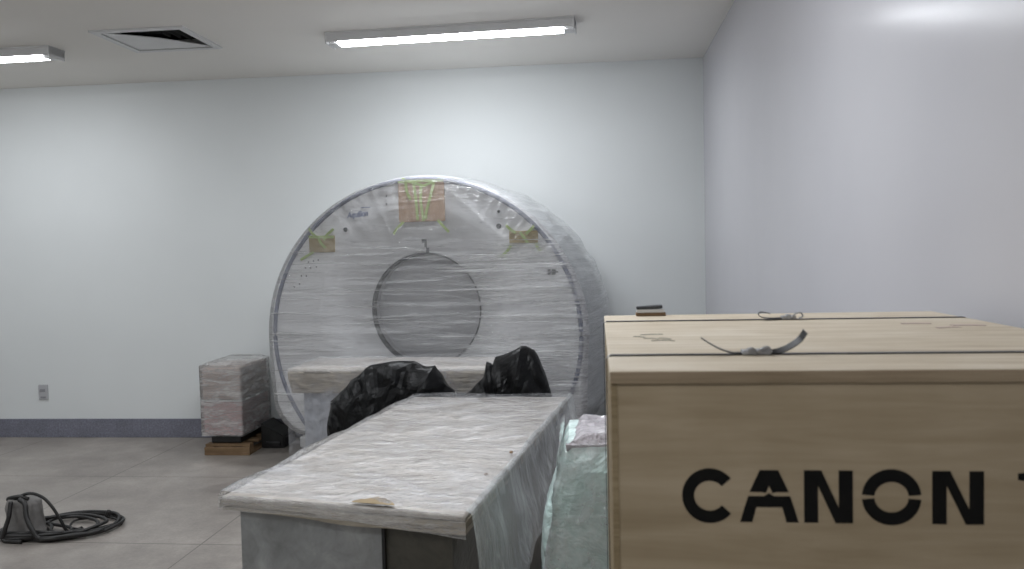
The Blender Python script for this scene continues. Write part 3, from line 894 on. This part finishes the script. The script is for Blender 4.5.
for x in (CX0+.05, (CX0+CX1)/2, CX1-.05):
    bm = bmesh.new(); box(bm, x-.04, x+.04, CY0+.01, CY1-.01, 0, .075, .003); obj('skid', bm, M_plye, cr)
# stencil letters as cut shapes (x in metres on the panel, height 0..1)
LZ0, LH = 1.0795, .0645
def poly(bm, pts, y=CY0+.0034):
    lo = [bm.verts.new((x, y, LZ0+LH*z)) for x, z in pts]
    hi = [bm.verts.new((x, y+.0012, LZ0+LH*z)) for x, z in pts]
    f = bm.faces.new(lo)
    for k in range(len(pts)): bm.faces.new((lo[k], lo[(k+1) % len(pts)], hi[(k+1) % len(pts)], hi[k]))
def arcpts(cx, cz, rx, rz_, a0, a1, n=28):
    return [(cx+rx*math.cos(math.radians(a0+(a1-a0)*k/n)), cz+rz_*math.sin(math.radians(a0+(a1-a0)*k/n))) for k in range(n+1)]
def band_arc(bm, cx, rx, rz_, tx, tz, a0, a1):
    o = arcpts(cx, .5, rx, rz_, a0, a1); i = arcpts(cx, .5, rx-tx, rz_-tz, a0, a1)
    for k in range(len(o)-1): poly(bm, [o[k], o[k+1], i[k+1], i[k]])
def letter(fn):
    bm = bmesh.new(); fn(bm); obj('stencil_letter', bm, M_stencil, fp)
def C_(bm):
    band_arc(bm, .1325, .0335, .53, .0145, .24, 40, 320)
def A_(bm):
    l, r, m = .170, .238, .204
    # upper piece
    poly(bm, [(m-.011, 1.0), (m+.011, 1.0), (m+.0235, .58), (m+.0085, .58), (m+.004, .56), (m, .70), (m-.004, .56), (m-.0085, .58), (m-.0235, .58)])
    poly(bm, [(m-.025, .50), (m-.006, .50), (m, .56), (m+.006, .50), (m+.025, .50), (m+.0295, .29), (m-.0295, .29)])
    poly(bm, [(m-.0295, .29), (m-.0155, .29), (m-.0205, 0), (l-.001, 0)])
    poly(bm, [(m+.0155, .29), (m+.0295, .29), (r+.001, 0), (m+.0205, 0)])
def N_(x0, x1):
    def f(bm):
        t = .0165
        poly(bm, [(x0, 0), (x0, 1), (x0+t*.55, 1), (x0+t, .9), (x0+t, 0)])
        poly(bm, [(x1-t, 1), (x1, 1), (x1, 0), (x1-t*.55, 0), (x1-t, .1)])
        poly(bm, [(x0+t*.5, 1), (x0+t*1.25, 1), (x1-t*.5, 0), (x1-t*1.25, 0)], CY0+.0031)
    return f
def O_(bm):
    band_arc(bm, .348, .0345, .53, .0145, .24, 5, 175)
    band_arc(bm, .348, .0345, .53, .0145, .24, 185, 355)
def T_(bm):
    poly(bm, [(.4925, .84), (.4925, .96), (.515, 1.0), (.550, 1.0), (.550, .80), (.515, .80)])
    poly(bm, [(.514, .80), (.530, .80), (.530, 0), (.514, 0)], CY0+.0031)
for fn in (C_, A_, N_(.2455, .303), O_, N_(.395, .454), T_): letter(fn)

def strap(y, ends, name='steel_strap'):
    bm = bmesh.new()
    e = .0025
    pts = [(CX0-e, y, .5), (CX0-e, y, CZ-.02), (CX0-e, y, CZ-.003), (CX0+.004, y, CZ+e*.6), (CX0+.02, y, CZ+e*.5)]
    pts += [(CX0+.02+(CX1-CX0-.04)*k/10, y+.002*nz(k*.7, y), CZ+e*.5) for k in range(1, 11)]
    pts += [(CX1-.004, y, CZ+e*.6), (CX1+e, y, CZ-.003), (CX1+e, y, CZ-.02), (CX1+e, y, .5)]
    ribbon(bm, pts, (0, 1, 0), .0125, .0012)
    return obj(name, bm, M_strap, cr)
s1 = strap(1.178, None); s2 = strap(1.722, None)
def bump_box(bm, x, y, w, d, h, r=0): box(bm, x-w/2, x+w/2, y-d/2, y+d/2, CZ+.001, CZ+.001+h, .0015, 2)
bm = bmesh.new(); 
for x, h in ((.202, .006), (.211, .008), (.222, .007), (.231, .009)): bump_box(bm, x, 1.178, .010, .019, h)
tube(bm, spline([(.204, 1.166, CZ+.006), (.209, 1.164, CZ+.011), (.216, 1.166, CZ+.006), (.222, 1.164, CZ+.010), (.231, 1.166, CZ+.012), (.236, 1.166, CZ+.005)], 5), .0016, 6)
obj('buckle', bm, M_buckle, s1)
bm = bmesh.new(); ribbon(bm, spline([(.198, 1.178, CZ+.003), (.185, 1.177, CZ+.0035), (.170, 1.176, CZ+.008), (.155, 1.174, CZ+.016), (.1415, 1.172, CZ+.025)], 6), (0, 1, .1), .008, .0012); obj('loose_end', bm, M_strap, s1)
bm = bmesh.new(); ribbon(bm, spline([(.232, 1.178, CZ+.003), (.246, 1.176, CZ+.005), (.260, 1.173, CZ+.011), (.273, 1.169, CZ+.021), (.281, 1.166, CZ+.033)], 6), (-.25, 1, .45), .012, .0014); obj('loose_end', bm, M_strap, s1)
bm = bmesh.new()
for x, h in ((.372, .007), (.381, .010), (.391, .008)): bump_box(bm, x, 1.722, .009, .018, h)
tube(bm, spline([(.385, 1.71, CZ+.006), (.392, 1.706, CZ+.013), (.402, 1.708, CZ+.015), (.407, 1.71, CZ+.008), (.400, 1.712, CZ+.004)], 6), .0017, 6)
obj('buckle', bm, M_buckle, s2)
bm = bmesh.new(); ribbon(bm, spline([(.372, 1.722, CZ+.004), (.350, 1.716, CZ+.004), (.330, 1.712, CZ+.006), (.320, 1.710, CZ+.012), (.326, 1.712, CZ+.017), (.344, 1.714, CZ+.014)], 6), (0, 1, .1), .009, .0012); obj('loose_end', bm, M_strap, s2)
# faint handwriting and crayon smudge
for mat_, nm, L_ in ((M_pencil, 'pencil_stroke', ((.072, 1.455, .110, 1.46, .0045), (.075, 1.40, .098, 1.385, .0045), (.085, 1.36, .115, 1.365, .0045), (.10, 1.40, .118, 1.385, .0045), (.105, 1.375, .120, 1.355, .0045), (.060, 1.43, .078, 1.415, .0045))),
                     (M_pink, 'crayon_smudge', ((.56, 1.605, .61, 1.60, .014), (.63, 1.56, .685, 1.555, .018), (.59, 1.52, .63, 1.525, .012)))):
    for (x0, y0, x1, y1, w_) in L_:
        bm = bmesh.new()
        ribbon(bm, [(x0, y0, CZ+.0006), ((x0+x1)/2, (y0+y1)/2+.005, CZ+.0006), (x1, y1, CZ+.0006)], (y1-y0, -(x1-x0), 0), w_, .0008)
        obj(nm, bm, mat_, cr)

wb = thing('wood_offcut', 'tiny brown wood offcut with white paper on the far left of the crate lid', 'wood block', (.115, 1.868, CZ), 0)
bm = bmesh.new(); box(bm, -.032, .033, -.014, .014, 0, .0075, .001); obj('block', bm, M_pallet, wb)
bm = bmesh.new(); box(bm, -.030, .029, -.0135, .0135, .0075, .015, .001); obj('paper', bm, M_white, wb)
bm = bmesh.new(); box(bm, -.031, .026, -.014, .014, .0145, .021, .0015)
for v_ in bm.verts: v_.co.z += (v_.co.x+.03)*.05
obj('cover', bm, M_dark, wb)

# ------------------------------------------------------------------ camera, world, exposure
f = 830.0; yaw, pitch, roll = math.radians(5.92), math.radians(2.38), math.radians(1.26)
fw = Vector((-math.sin(yaw)*math.cos(pitch), math.cos(yaw)*math.cos(pitch), -math.sin(pitch)))
rt0 = Vector((math.cos(yaw), math.sin(yaw), 0)); up0 = rt0.cross(fw)
rt = rt0*math.cos(roll)-up0*math.sin(roll); up = rt0*math.sin(roll)+up0*math.cos(roll)
cd = bpy.data.cameras.new('camera'); cam = bpy.data.objects.new('camera', cd); COL.objects.link(cam)
R = Matrix((rt, up, -fw)).transposed().to_4x4()
cam.matrix_world = Matrix.Translation((0, 0, 1.42)) @ R
cd.sensor_width = 36; cd.lens = f/1024*36; cd.clip_start = .05
cd.dof.use_dof = True; cd.dof.focus_distance = 4.0; cd.dof.aperture_fstop = 7.0
SC.camera = cam
w = bpy.data.worlds.new('world'); SC.world = w; w.use_nodes = True
w.node_tree.nodes['Background'].inputs[0].default_value = (.02, .02, .02, 1)
vs = SC.view_settings
vs.view_transform = 'Standard'; vs.look = 'None'; vs.gamma = 1; vs.use_curve_mapping = False
vs.exposure = 0.0
SC.cycles.use_denoising = True
SC.cycles.max_bounces = 12; SC.cycles.transparent_max_bounces = 16; SC.cycles.diffuse_bounces = 6
SC.cycles.sample_clamp_indirect = 8
